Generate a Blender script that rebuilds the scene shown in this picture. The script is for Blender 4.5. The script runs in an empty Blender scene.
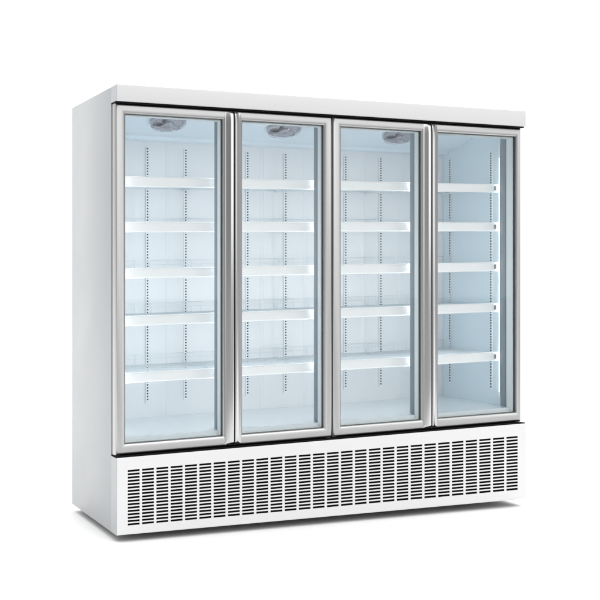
import bpy, bmesh, math, random
from mathutils import Vector
random.seed(4)
SC = bpy.context.scene
WS, TOP, LEFT = 1.80, 2.0, .37
COL = SC.collection

# ------------------------------------------------------------------ materials
def mat(name, color, rough=.5, metal=0., bump=0., bscale=200., spec=.5, var=0., vscale=3., emit=None, estr=0.):
    m = bpy.data.materials.new(name); m.use_nodes = True
    nt = m.node_tree; b = nt.nodes['Principled BSDF']
    b.inputs['Base Color'].default_value = (*color, 1)
    b.inputs['Roughness'].default_value = rough
    b.inputs['Metallic'].default_value = metal
    b.inputs['Specular IOR Level'].default_value = spec
    tc = nt.nodes.new('ShaderNodeTexCoord')
    if var > 0:
        n = nt.nodes.new('ShaderNodeTexNoise'); n.inputs['Scale'].default_value = vscale
        n.inputs['Detail'].default_value = 5
        nt.links.new(tc.outputs['Object'], n.inputs['Vector'])
        mr = nt.nodes.new('ShaderNodeMapRange')
        mr.inputs['To Min'].default_value = 1 - var; mr.inputs['To Max'].default_value = 1 + var
        nt.links.new(n.outputs['Fac'], mr.inputs['Value'])
        mx = nt.nodes.new('ShaderNodeVectorMath'); mx.operation = 'SCALE'
        mx.inputs[0].default_value = color
        nt.links.new(mr.outputs['Result'], mx.inputs['Scale'])
        nt.links.new(mx.outputs['Vector'], b.inputs['Base Color'])
        mr2 = nt.nodes.new('ShaderNodeMapRange')
        mr2.inputs['To Min'].default_value = rough * .8; mr2.inputs['To Max'].default_value = min(1, rough * 1.2)
        nt.links.new(n.outputs['Fac'], mr2.inputs['Value'])
        nt.links.new(mr2.outputs['Result'], b.inputs['Roughness'])
    if bump > 0:
        n2 = nt.nodes.new('ShaderNodeTexNoise'); n2.inputs['Scale'].default_value = bscale
        nt.links.new(tc.outputs['Object'], n2.inputs['Vector'])
        bp = nt.nodes.new('ShaderNodeBump'); bp.inputs['Strength'].default_value = bump
        bp.inputs['Distance'].default_value = .001
        nt.links.new(n2.outputs['Fac'], bp.inputs['Height'])
        nt.links.new(bp.outputs['Normal'], b.inputs['Normal'])
    if emit:
        b.inputs['Emission Color'].default_value = (*emit, 1)
        b.inputs['Emission Strength'].default_value = estr
    return m

def brushed(name, color, rough, along):
    """brushed aluminium: fine grain stretched along one axis"""
    m = mat(name, color, rough, 1.0)
    nt = m.node_tree; b = nt.nodes['Principled BSDF']
    tc = nt.nodes.new('ShaderNodeTexCoord'); mp = nt.nodes.new('ShaderNodeMapping')
    mp.inputs['Scale'].default_value = (900, 900, 6) if along == 'z' else (6, 900, 900)
    n = nt.nodes.new('ShaderNodeTexNoise'); n.inputs['Scale'].default_value = 1; n.inputs['Detail'].default_value = 3
    nt.links.new(tc.outputs['Object'], mp.inputs['Vector']); nt.links.new(mp.outputs['Vector'], n.inputs['Vector'])
    mr = nt.nodes.new('ShaderNodeMapRange'); mr.inputs['To Min'].default_value = rough * .88; mr.inputs['To Max'].default_value = rough * 1.15
    nt.links.new(n.outputs['Fac'], mr.inputs['Value']); nt.links.new(mr.outputs['Result'], b.inputs['Roughness'])
    return m

def glass_mat(name, tint, refl):
    m = bpy.data.materials.new(name); m.use_nodes = True
    nt = m.node_tree; nt.nodes.remove(nt.nodes['Principled BSDF'])
    out = nt.nodes['Material Output']
    t = nt.nodes.new('ShaderNodeBsdfTransparent'); t.inputs['Color'].default_value = (*tint, 1)
    g = nt.nodes.new('ShaderNodeBsdfGlossy'); g.inputs['Roughness'].default_value = .02
    fr = nt.nodes.new('ShaderNodeFresnel'); fr.inputs['IOR'].default_value = refl
    mx = nt.nodes.new('ShaderNodeMixShader')
    nt.links.new(fr.outputs['Fac'], mx.inputs['Fac'])
    nt.links.new(t.outputs[0], mx.inputs[1]); nt.links.new(g.outputs[0], mx.inputs[2])
    nt.links.new(mx.outputs[0], out.inputs['Surface'])
    return m

M = dict(
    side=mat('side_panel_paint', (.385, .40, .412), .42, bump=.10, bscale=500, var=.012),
    white=mat('white_enamel', (.66, .66, .662), .38, bump=.06, bscale=600, var=.008),
    black=mat('black_rubber', (.004, .004, .005), .8, spec=.1),
    backing=mat('grille_black', (.002, .002, .0025), .9, spec=.05),
    under=mat('underside_dark', (.25, .25, .25), .9),
    metal=brushed('brushed_aluminium_frame', (.445, .445, .445), .34, 'z'),
    handle=brushed('polished_aluminium_handle', (.55, .55, .55), .20, 'z'),
    gasket=mat('door_gasket', (.06, .065, .068), .55),
    jamb=mat('pale_inner_frame', (.86, .90, .90), .35),
    mullion=mat('slate_mullion', (.20, .245, .275), .4),
    wall=mat('cabinet_liner', (.84, .85, .865), .32, bump=.05, bscale=90, var=.015),
    swall=mat('side_liner_blue_light', (.73, .835, .885), .30, var=.015),  # white liner; the bluish light on the side walls is put into the colour
    ceil=mat('ceiling_liner', (.74, .825, .88), .35, var=.015),
    floor=mat('liner_floor', (.80, .845, .87), .16, var=.02),
    rail=mat('white_price_rail', (.95, .955, .96), .35),
    wire=mat('white_coated_wire', (.82, .87, .90), .35),
    std=mat('white_upright', (.86, .88, .89), .4),
    slot=mat('upright_slot', (.05, .06, .065), .8),
    clip=mat('grey_clip', (.16, .19, .21), .5),
    fan=mat('fan_grey', (.42, .42, .46), .32, metal=.4),
    fanwire=mat('fan_guard_wire', (.62, .62, .68), .25, metal=.8),
    glass=glass_mat('door_glass', (.985, .993, .993), 1.30),
    led=mat('led_tube', (.9, .9, .9), .5, emit=(.92, .965, 1.0), estr=44),
    led_end=mat('led_tube_end', (.9, .9, .9), .5, emit=(.88, .95, 1.0), estr=8),
    studio=mat('grey_reflection_floor', (.22, .22, .225), .8, var=.08, vscale=.6),  # added out-of-view floor, only mirrored as grey in the frames and handles
    ground=mat('white_studio_floor', (.80, .80, .80), .9, spec=.1),
)

# ------------------------------------------------------------------ mesh helpers
GT = [(0, 0), (.07, .008), (.31, .022), (.385, .025), (.72, .026), (.99, .023), (1.21, .021), (1.43, .019), (1.65, .015), (1.94, -.003), (2.0, -.003), (2.08, 0)]
def settle(x, z):
    """the doors and grille sit very slightly out of square, as in the photo"""
    z_ = z - .03
    z_ = max(0, z_)
    g = 0
    for (a, ga), (b, gb) in zip(GT, GT[1:]):
        if a <= z <= b:
            g = ga + (gb - ga) * (z - a) / (b - a)
    return z + .95 * g * x

ORG = {}
def part(name, bm, mats, parent=None, warp=True, smooth=False, label=None, origin=None):
    if warp:
        for v in bm.verts: v.co.z = settle(v.co.x, v.co.z)
    bm.normal_update()
    if origin is None:
        xs = [v.co for v in bm.verts]
        origin = Vector([(min(c[i] for c in xs) + max(c[i] for c in xs)) / 2 for i in range(3)])
    for v in bm.verts: v.co -= origin
    me = bpy.data.meshes.new(name); bm.to_mesh(me); bm.free()
    for m in (mats if isinstance(mats, (list, tuple)) else [mats]): me.materials.append(m)
    o = bpy.data.objects.new(name, me); COL.objects.link(o)
    ORG[o] = Vector(origin)
    if parent is not None:
        o.parent = parent; o.location = ORG[o] - ORG[parent]
    else:
        o.location = ORG[o]
    if smooth:
        for p in me.polygons: p.use_smooth = True
        me.set_sharp_from_angle(angle=math.radians(35))
    if label: o['label'] = label
    return o

def nb(): return bmesh.new()

def box(bm, x0, x1, y0, y1, z0, z1, bev=0., mi=0, seg=2, nx=1):
    t = bmesh.new() if bev > 0 else bm
    vs = [t.verts.new((x, y, z)) for x in (x0, x1) for y in (y0, y1) for z in (z0, z1)]
    fs = []
    for f in ((0, 1, 3, 2), (4, 6, 7, 5), (0, 4, 5, 1), (2, 3, 7, 6), (0, 2, 6, 4), (1, 5, 7, 3)):
        F = t.faces.new([vs[i] for i in f]); F.material_index = mi; fs.append(F)
    if bev > 0:
        bmesh.ops.bevel(t, geom=list(t.edges), offset=bev, segments=seg, affect='EDGES', profile=.5)
        for f in t.faces: f.material_index = mi
        merge(bm, t)

def merge(bm, t):
    mp = {}
    for v in t.verts: mp[v] = bm.verts.new(v.co)
    for f in t.faces:
        F = bm.faces.new([mp[v] for v in f.verts]); F.material_index = f.material_index; F.smooth = f.smooth
    t.free()

def rod(bm, p, q, r, n=6, mi=0):
    p, q = Vector(p), Vector(q); d = (q - p).normalized()
    a = d.orthogonal().normalized(); b = d.cross(a)
    A, B = [], []
    for k in range(n):
        w = 2 * math.pi * k / n
        o = a * math.cos(w) * r + b * math.sin(w) * r
        A.append(bm.verts.new(p + o)); B.append(bm.verts.new(q + o))
    for k in range(n):
        f = bm.faces.new([A[k], A[(k + 1) % n], B[(k + 1) % n], B[k]]); f.material_index = mi; f.smooth = True
    bm.faces.new(A[::-1]).material_index = mi; bm.faces.new(B).material_index = mi

def extrude_z(bm, prof, z0, z1, close=True, top_taper=0.):
    """profile list of (x, y) swept upward"""
    A = [bm.verts.new((x, y, z0)) for x, y in prof]; B = [bm.verts.new((x, y, z1)) for x, y in prof]
    n = len(prof)
    for k in range(n if close else n - 1):
        bm.faces.new([A[k], A[(k + 1) % n], B[(k + 1) % n], B[k]])
    if close: bm.faces.new(A[::-1]); bm.faces.new(B)

def extrude_x(bm, prof, x0, x1, close=True):
    A = [bm.verts.new((x0, y, z)) for y, z in prof]; B = [bm.verts.new((x1, y, z)) for y, z in prof]
    n = len(prof)
    for k in range(n if close else n - 1):
        bm.faces.new([A[k], B[k], B[(k + 1) % n], A[(k + 1) % n]])
    if close: bm.faces.new(A); bm.faces.new(B[::-1])

def picture_frame(bm, x0, x1, z0, z1, wl, wr, wb, wt, prof):
    """mitred frame: prof = list of (fraction of the width, y)"""
    loops = []
    for t, y in prof:
        a, b, c, d = x0 + t * wl, x1 - t * wr, z0 + t * wb, z1 - t * wt
        loops.append([bm.verts.new(p) for p in ((a, y, c), (b, y, c), (b, y, d), (a, y, d))])
    n = len(loops)
    for i in range(n):
        A, B = loops[i], loops[(i + 1) % n]
        for k in range(4):
            bm.faces.new([A[k], A[(k + 1) % 4], B[(k + 1) % 4], B[k]])

def fix(bm):
    bmesh.ops.recalc_face_normals(bm, faces=list(bm.faces)); return bm

# ------------------------------------------------------------------ dimensions (metres)
W, D, Z0, ZT = 2.224, .862, .022, 2.08
GZ = -.012         # ground
BT = .3745          # top of the grille base
DB, DT = .3815, 1.9985   # doors
JX = [.003, .587, 1.108, 1.669, 2.221]
GLX = [(.053, .531), (.631, 1.062), (1.157, 1.613), (1.713, 2.189)]
GZ0, GZ1 = .430, 1.953
YF = .038          # door face
WT = .034          # liner wall
YB = .80           # back liner
ZFL = .452         # liner floor

root = bpy.data.objects.new('display_refrigerator', None); COL.objects.link(root)
root.location = (W / 2, D / 2, GZ); ORG[root] = Vector(root.location)
root['label'] = 'large white four-door upright display refrigerator with empty lit shelves and slotted base grille'
root['category'] = 'refrigerator'

# ---- outer shell
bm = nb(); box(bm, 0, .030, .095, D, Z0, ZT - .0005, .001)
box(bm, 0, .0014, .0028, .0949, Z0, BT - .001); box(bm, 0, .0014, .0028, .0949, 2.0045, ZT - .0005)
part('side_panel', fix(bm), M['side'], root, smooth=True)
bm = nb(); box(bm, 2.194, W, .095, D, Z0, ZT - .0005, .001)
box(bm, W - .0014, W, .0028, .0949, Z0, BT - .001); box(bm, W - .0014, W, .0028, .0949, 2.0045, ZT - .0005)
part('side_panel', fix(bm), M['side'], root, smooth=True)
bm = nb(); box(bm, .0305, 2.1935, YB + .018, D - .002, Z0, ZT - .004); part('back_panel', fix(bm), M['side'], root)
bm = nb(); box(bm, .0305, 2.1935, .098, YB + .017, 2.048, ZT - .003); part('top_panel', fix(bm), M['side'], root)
bm = nb(); box(bm, .0305, 2.1935, .030, YB + .017, Z0 + .002, Z0 + .012); part('base_plate', fix(bm), M['under'], root)
# cornice with returns
bm = nb(); box(bm, .0016, W - .0016, 0, .0945, 2.0042, ZT, .0028, seg=3)
part('cornice', fix(bm), M['white'], root, smooth=True)
# black shadow gaps
bm = nb(); box(bm, -.0005, W - .004, .012, .092, 1.9990, 2.0038); part('top_seal_strip', fix(bm), M['black'], root)
bm = nb(); box(bm, -.0005, W - .002, .004, .092, BT + .0006, .3785); part('bottom_seal_strip', fix(bm), M['black'], root)
# adjustable feet
for fx in (.16, 1.11, 2.06):
    for fy in (.28, .72):
        bm = nb(); rod(bm, (fx, fy, GZ), (fx, fy, GZ + .010), .028, 20); rod(bm, (fx, fy, GZ + .010), (fx, fy, .0315), .010, 12)
        part('foot', fix(bm), M['under'], root, warp=False)

# ---- grille base panel: real slots, 28 columns by 17 rows
bm = nb()
cols = []
for i in range(28):
    a = .052 + .06766 * i + .000305 * i * i; b = .052 + .06766 * (i + 1) + .000305 * (i + 1) ** 2
    cols.append((a, a + .835 * (b - a)))
rows = [(.068 + .01525 * k - .0045, .068 + .01525 * k + .0045) for k in range(17)]
xe = [0.0051] + [e for c in cols for e in c] + [W - .0051]
ze = [Z0 + .0035] + [e for r in rows for e in r] + [BT - .0035]
YP, YQ = 0., .0025
grid = [[bm.verts.new((x, YP, z)) for z in ze] for x in xe]
backv = {}
def bv(i, j):
    if (i, j) not in backv: backv[(i, j)] = bm.verts.new((xe[i], YQ, ze[j]))
    return backv[(i, j)]
for i in range(len(xe) - 1):
    for j in range(len(ze) - 1):
        if i % 2 == 1 and j % 2 == 1:
            ring = [(i, j), (i + 1, j), (i + 1, j + 1), (i, j + 1)]
            for k in range(4):
                a, b = ring[k], ring[(k + 1) % 4]
                bm.faces.new([grid[a[0]][a[1]], grid[b[0]][b[1]], bv(*b), bv(*a)])
        else:
            bm.faces.new([grid[i][j], grid[i + 1][j], grid[i + 1][j + 1], grid[i][j + 1]])
# rounded outer edges of the folded sheet
x0, x1, z0, z1 = .0016, W - .0016, Z0, BT
def ringpts(ins, y):
    L = [(x, y, z0 + ins) for x in xe[1:-1]]
    return L
prev = None
for ins, y in ((.0035, 0.), (.001, .001), (0., .0035), (0., .024)):
    lp = [(x0 + ins, y, z0 + ins), (x1 - ins, y, z0 + ins), (x1 - ins, y, z1 - ins), (x0 + ins, y, z1 - ins)]
    cur = [bm.verts.new(p) for p in lp]
    if prev:
        for k in range(4): bm.faces.new([prev[k], prev[(k + 1) % 4], cur[(k + 1) % 4], cur[k]])
    prev = cur
base = part('base_panel', fix(bm), M['white'], root)
bm = nb(); box(bm, .004, W - .004, .0032, .024, Z0 + .006, BT - .006); part('grille_backing', fix(bm), M['backing'], base)

# ---- liner (interior)
bm = nb()
box(bm, .0305, 2.1935, YB, YB + .016, .40, 2.040)
for gx in [.25, .50, .78, 1.04, 1.30, 1.40, 1.66, 1.90, 2.05]:    # shallow pressed ribs
    extrude_z(bm, [(gx - .012, YB + .0005), (gx - .006, YB - .0022), (gx + .006, YB - .0022), (gx + .012, YB + .0005)], ZFL + .01, 1.905)
part('back_liner', fix(bm), M['wall'], root)
bm = nb(); box(bm, .0305, WT, .1, YB - .001, .40, 2.040); part('side_liner', fix(bm), M['swall'], root)
bm = nb(); box(bm, 2.190, 2.1935, .1, YB - .001, .40, 2.040); part('side_liner', fix(bm), M['swall'], root)
bm = nb(); box(bm, WT + .001, 2.189, .1, YB - .001, 2.036, 2.046); part('ceiling_liner', fix(bm), M['ceil'], root)
bm = nb(); box(bm, WT + .001, 2.189, .09, YB - .001, .41, ZFL); part('liner_floor', fix(bm), M['floor'], root)
# curved evaporator cover under the ceiling
pc = [(YB - .001, 1.917), (.745, 1.917), (.735, 1.921), (.728, 1.937), (.68, 1.940), (.62, 1.950), (.56, 1.966), (.50, 1.984), (.44, 2.003), (.38, 2.022), (.34, 2.035), (YB - .001, 2.035)]
bm = nb(); extrude_x(bm, pc, WT + .001, 2.1885)
part('evaporator_cover', fix(bm), M['ceil'], root, smooth=True)

# ---- fans on the slope of the cover
def fan(cx):
    cy, cz = .475, 1.988
    t = Vector((0, .06, -.019)).normalized(); ex = Vector((1, 0, 0)); nn = Vector((0, -t.z * -1, 0))
    nrm = ex.cross(t).normalized()
    if nrm.z > 0: nrm = -nrm
    c = Vector((cx, cy, cz)) + nrm * .002
    def pt(a, r, h): return c + ex * (math.cos(a) * r) + t * (math.sin(a) * r) + nrm * h
    R_ = .090
    # housing: shallow bell mouth
    bm = nb(); N = 48; prof = [(R_, .0), (R_ + .002, .008), (R_ - .004, .013), (R_ - .012, .011), (R_ - .018, .002), (.0, .001)]
    rings = [[bm.verts.new(pt(2 * math.pi * k / N, max(r, .0005), h)) for k in range(N)] for r, h in prof]
    for A, B in zip(rings, rings[1:]):
        for k in range(N): bm.faces.new([A[k], A[(k + 1) % N], B[(k + 1) % N], B[k]])
    f = part('fan', fix(bm), M['fan'], root, smooth=True)
    bm = nb(); prof = [(.0, .026), (.020, .026), (.026, .021), (.027, .003)]
    rings = [[bm.verts.new(pt(2 * math.pi * k / 24, max(r, .0005), h)) for k in range(24)] for r, h in prof]
    for A, B in zip(rings, rings[1:]):
        for k in range(24): bm.faces.new([A[k], A[(k + 1) % 24], B[(k + 1) % 24], B[k]])
    part('hub', fix(bm), M['fan'], f, smooth=True)
    for q in range(5):
        bm = nb(); a0 = q * 2 * math.pi / 5 + .3
        g = []
        for i in range(6):
            r = .027 + i * .0088
            g.append([bm.verts.new(pt(a0 + s * (.55 + .2 * i / 5) + .10 * i, r, .005 + .010 * s)) for s in (0, .33, .66, 1)])
        for A, B in zip(g, g[1:]):
            for k in range(3): bm.faces.new([A[k], A[k + 1], B[k + 1], B[k]])
        part('blade', bm, M['fan'], f, smooth=True)
    bm = nb()
    for j in (2, 6):
        r = .020 + j * .0112; h = .034 - .016 * (j / 6) ** 2
        for k in range(36): rod(bm, pt(2 * math.pi * k / 36, r, h), pt(2 * math.pi * (k + 1) / 36, r, h), .0013, 5)
    for k in range(3):
        a = 2 * math.pi * k / 3 + .5
        rod(bm, pt(a, .0, .032), pt(a, .060, .030), .0022, 5); rod(bm, pt(a, .060, .030), pt(a, R_ - .002, .012), .0022, 5)
    part('guard', bm, M['fanwire'], f)
for cx in (.397, 1.034, 1.722): fan(cx)

# ---- shelf uprights
def upright(p, facing):
    bm = nb(); z0, z1 = .53, 1.885
    w = .0095
    if facing == 'y':
        extrude_z(bm, [(p - w, YB - .001), (p - w, YB - .010), (p + w, YB - .010), (p + w, YB - .001)], z0, z1)
    else:
        s = 1 if facing == 'r' else -1; X = 2.1895 if s > 0 else WT + .0005
        extrude_z(bm, [(X, p - w), (X - s * .004, p - w), (X - s * .004, p + w), (X, p + w)], z0, z1)
    z = z0 + .012
    while z < z1 - .01:
        if facing == 'y': box(bm, p - .0038, p + .0038, YB - .0106, YB - .0095, z, z + .0080, mi=1)
        else: box(bm, *sorted((X - s * .0046, X - s * .0035)), p - .0055, p + .0055, z, z + .0095, mi=1)
        z += .0153
    part('shelf_upright', fix(bm), [M['std'], M['slot']], root)
for p in (.172, .386, .598, .953, 1.179, 1.549, 1.773, 2.05): upright(p, 'y')
for s in ('r', 'l'):
    for p in (.280, .715): upright(p, s)

# ---- shelves: five in each bay
cell = [WT + .006, .585, 1.118, 1.682, 2.184]
SZ = [1.652, 1.435, 1.2145, .989, .718]
words = ['topmost', 'second', 'third', 'fourth', 'lowest']
for c in range(4):
    xa, xb = cell[c] + .004, cell[c + 1] - .004
    for si, zc in enumerate(SZ):
        zs = zc + .014
        bm = nb()
        n = 24
        for k in range(n + 1):
            x = xa + .008 + (xb - xa - .016) * k / n
            rod(bm, (x, .212, zs), (x, .785, zs), .0014, 5)
        for y in (.30, .44, .58, .70, .785): rod(bm, (xa + .004, y, zs - .0035), (xb - .004, y, zs - .0035), .0026, 6)
        for x in (xa + .004, xb - .004): box(bm, x - .0025, x + .0025, .212, .787, zs - .014, zs + .001)
        sh = part('shelf', bm, M['wire'], root)
        # price rail: slightly tipped channel with rolled lips
        bm = nb()
        pr = [(.210, zc + .0245), (.2015, zc + .0250), (.1985, zc + .0225), (.2000, zc + .0190), (.1965, zc - .0180), (.1935, zc - .0225), (.1960, zc - .0250), (.2010, zc - .0240), (.2100, zc + .005)]
        extrude_x(bm, pr, xa, xb)
        part('price_rail', fix(bm), M['rail'], sh)
        # clip at the right end of the rail
        bm = nb(); box(bm, xb - .026, xb - .014, .1940, .1978, zc - .012, zc + .012, .001)
        part('rail_clip', fix(bm), M['clip'], sh)
        bm = nb(); box(bm, xb - .0015, xb + .0015, .1945, .235, zc - .022, zc + .022); part('end_bracket', fix(bm), M['rail'], sh)
        # back guard of bent wire with returns along both ends
        bm = nb(); zb = zs + .003; h = .050; yb = .780; L = .085
        for x, in ((xa + .008,), (xb - .008,)):
            rod(bm, (x, yb, zb), (x, yb, zb + h), .0017)
            rod(bm, (x, yb - L, zb), (x, yb - L, zb + h), .0017)
            rod(bm, (x, yb, zb + h), (x, yb - L, zb + h), .0017)
        rod(bm, (xa + .008, yb, zb + h), (xb - .008, yb, zb + h), .0017)
        rod(bm, (xa + .008, yb, zb + h * .55), (xb - .008, yb, zb + h * .55), .0013)
        for k in range(1, 6):
            x = xa + .008 + (xb - xa - .016) * k / 6
            rod(bm, (x, yb, zb), (x, yb, zb + h), .0013)
        part('back_guard', bm, M['wire'], sh)

# ---- face frame behind the doors: mullions, header, sill
MX = [.0345, .582, 1.108, 1.664, 2.1895]
for i, x in enumerate(MX):
    if i == 0: a, b = x, x + .016
    elif i == 4: a, b = x - .010, x - .0005
    else: a, b = GLX[i - 1][1] - .001, x + .026
    bm = nb(); box(bm, a, b, .128 if i == 4 else .112, .178 if i == 4 else .160, .4525, 1.972, .002)
    mu = part('mullion', fix(bm), M['mullion'], root, smooth=True)
    # lamp strip on the back of the mullion
    if i == 0: la, lb = a + .001, a + .013
    elif i == 4: la, lb = 2.1780, 2.1885
    else: la, lb = x - .010, x + .010
    bm = nb(); box(bm, la, lb, .1795, .1850, .50, 1.93); hs = part('lamp_housing', fix(bm), M['rail'], mu)
    bm = nb(); rod(bm, ((la + lb) / 2, .1885, .52), ((la + lb) / 2, .1885, 1.91), .0034, 10); part('led_tube', bm, M['led_end' if i == 4 else 'led'], mu)
    for zz in (1.912, .505):
        bm = nb(); box(bm, la - .001, lb - (.0 if i == 4 else -.001), .1800, .196, zz - (.075 if zz > 1 else 0), zz + (.0 if zz > 1 else .022), .002)
        part('lamp_end_cap', fix(bm), M['rail'], mu)
bm = nb(); box(bm, WT + .001, 2.1888, .0955, .178, 1.973, 2.035); part('header', fix(bm), M['jamb'], root)
bm = nb(); box(bm, WT + .001, 2.1888, .0925, .120, .386, .4515); part('sill', fix(bm), M['jamb'], root)

# ---- doors
PF = [(.0, .0890), (.0, .050), (.02, .0455), (.06, .0415), (.13, .0388), (.24, YF), (.62, YF), (.80, .0392), (.91, .0425), (.97, .0450), (1., .0490), (1., .0890)]
dl = ['leftmost glass door of the refrigerator, hinged on the left with a handle on its right edge',
      'second glass door from the left, handle on its left edge',
      'third glass door from the left, handle on its right edge',
      'rightmost glass door, handle on its left edge, next to the right side wall']
for d in range(4):
    x0, x1 = JX[d] + .0012, JX[d + 1] - .0012
    ga, gb = GLX[d]
    bm = nb()
    picture_frame(bm, x0, x1, DB, DT, ga - x0, x1 - gb, GZ0 - DB, DT - GZ1, PF)
    door = part('door', fix(bm), M['metal'], root, smooth=True, label=dl[d])
    # gasket bead round the pane, pale inner frame, panes
    bm = nb(); q = .0008
    picture_frame(bm, ga - q, gb + q, GZ0 - q, GZ1 + q, .003, .0025, .0035, .002, [(0, .0600), (0, .0535), (.3, .0520), (.8, .0530), (1, .0565), (1, .0600)])
    part('gasket', fix(bm), M['gasket'], door)
    yi = .126 if d == 3 else .104
    bm = nb(); picture_frame(bm, ga + .0015, gb - .0012, GZ0 + .001, GZ1 - .001, .004, .004, .004, .004, [(0, yi), (0, .0665), (1, .0665), (1, yi)])
    part('inner_frame', fix(bm), M['jamb'], door)
    bm = nb(); box(bm, ga, gb, .0605, .0645, GZ0, GZ1); part('glass', fix(bm), M['glass'], door)
    # full height extruded pull profile
    right = d in (0, 2)
    F_ = .0375
    if right:      # frame side -> door edge: groove, long ramp facing left, bright nose, fall
        g, e = gb + .009, x1 + .0007
        pts = [(0, .0400), (.0, F_), (.04, F_ - .0008), (.10, F_ - .0008), (.14, F_ - .0015), (.50, .0270), (.55, .0258), (.61, .0254), (.80, .0254), (.86, .0260), (.91, .0280), (.96, .0325), (.99, .0380), (1., .0430), (1., .0460), (.4, .0460)]
    else:
        g, e = ga - .010, x0 - .0007
        pts = [(0, .0400), (0, F_), (.10, F_ - .0012), (.34, .0345), (.40, .0337), (.74, .0276), (.78, .0268), (.82, .0266), (.92, .0266), (.96, .0275), (.985, .0310), (1., .0400), (1., .0460), (.4, .0460)]
    s = e - g
    zA, zB = DB + .008, DT - .010
    bm = nb()
    secs = []
    for z, k in ((zA, .0), (zA + .002, .55), (zA + .008, .92), (zA + .014, 1.), (zB - .050, 1.), (zB - .034, .95), (zB - .020, .82), (zB - .008, .60), (zB, .38)):
        secs.append([bm.verts.new((g + s * a, (F_ - .0004) + (y - (F_ - .0004)) * k if y < F_ - .0004 else y, z)) for a, y in pts])
    for A, B in zip(secs, secs[1:]):
        for k in range(len(pts)): bm.faces.new([A[k], A[(k + 1) % len(pts)], B[(k + 1) % len(pts)], B[k]])
    bm.faces.new(secs[0]); bm.faces.new(secs[-1])
    part('handle', fix(bm), M['handle'], door, smooth=True)
    # hinge leaf on the other edge, top and bottom
    hx = (x0 + .004, x0 + .026) if right else (x1 - .026, x1 - .004)
    for hz in (DT + .0001, DB - .0012):
        bm = nb(); box(bm, hx[0], hx[1], .052, .080, hz, hz + .0011)
        part('hinge', fix(bm), M['metal'], door)

# ------------------------------------------------------------------ setting
bm = nb(); S = 60
vs = [bm.verts.new(p) for p in ((-S, -2.05, GZ), (S, -2.05, GZ), (S, S, GZ), (-S, S, GZ))]; bm.faces.new(vs)
g = part('ground', bm, M['ground'], None, warp=False); g['kind'] = 'structure'
# the white sweep ends some way in front; grey floor beyond, out of view, added to darken door reflections
bm = nb(); vs = [bm.verts.new(p) for p in ((-S, -S, GZ - .004), (S, -S, GZ - .004), (S, -2.05, GZ - .004), (-S, -2.05, GZ - .004))]; bm.faces.new(vs)
g = part('added_grey_floor', bm, M['studio'], None, warp=False); g['kind'] = 'structure'

# ------------------------------------------------------------------ world: white studio with a bright overhead
# softbox, dimmer to the left of the cabinet, two dark flags in front that the polished profiles mirror
w = bpy.data.worlds.new('World'); SC.world = w; w.use_nodes = True
nt = w.node_tree; bg = nt.nodes['Background']
tc = nt.nodes.new('ShaderNodeTexCoord'); sp = nt.nodes.new('ShaderNodeSeparateXYZ')
nt.links.new(tc.outputs['Generated'], sp.inputs[0])
def mrange(src, a, b, c, d):
    m = nt.nodes.new('ShaderNodeMapRange'); m.interpolation_type = 'SMOOTHSTEP'
    for k, v in zip(('From Min', 'From Max', 'To Min', 'To Max'), (a, b, c, d)): m.inputs[k].default_value = v
    nt.links.new(src, m.inputs['Value']); return m.outputs['Result']
def op(kind, a, b=None):
    m = nt.nodes.new('ShaderNodeMath'); m.operation = kind
    for k, v in enumerate((a, b)):
        if v is None: continue
        if isinstance(v, (int, float)): m.inputs[k].default_value = v
        else: nt.links.new(v, m.inputs[k])
    return m.outputs[0]
left = mrange(sp.outputs['X'], -.75, .05, LEFT, 1.0)
top = mrange(sp.outputs['Z'], .30, .85, 1.0, TOP)
az = op('ARCTAN2', sp.outputs['X'], op('MULTIPLY', sp.outputs['Y'], -1))       # 0 = straight in front, + to the right
def flag(lo, hi, soft, dark):
    return op('SUBTRACT', 1, op('MULTIPLY', op('MULTIPLY', mrange(az, lo - soft, lo, 0, 1), mrange(az, hi, hi + soft, 1, 0)), 1 - dark))
R = math.radians
col = op('MULTIPLY', op('MULTIPLY', left, top), op('MULTIPLY', flag(R(50), R(78), R(8), .25), flag(R(-42), R(-8), R(9), .32)))
cm = nt.nodes.new('ShaderNodeCombineColor')
for i in range(3): nt.links.new(col, cm.inputs[i])
nt.links.new(cm.outputs[0], bg.inputs['Color'])
bg.inputs['Strength'].default_value = WS

# ------------------------------------------------------------------ camera
cd = bpy.data.cameras.new('camera'); cam = bpy.data.objects.new('camera', cd); COL.objects.link(cam)
cam.location = (-1.502, -5.434, 1.196)
cam.rotation_euler = (math.radians(90), 0, -.4184)
cd.sensor_width = 36; cd.lens = 36 * 1224 / 600.; cd.shift_y = -22 / 600.; cd.shift_x = 0
cd.clip_end = 300
SC.camera = cam
SC.view_settings.view_transform = 'Standard'; SC.view_settings.look = 'None'
SC.view_settings.exposure = 0.12; SC.view_settings.gamma = 1
try:
    SC.cycles.max_bounces = 10; SC.cycles.transparent_max_bounces = 12; SC.cycles.diffuse_bounces = 6
    SC.cycles.sample_clamp_indirect = 6; SC.cycles.use_denoising = True
except Exception: pass
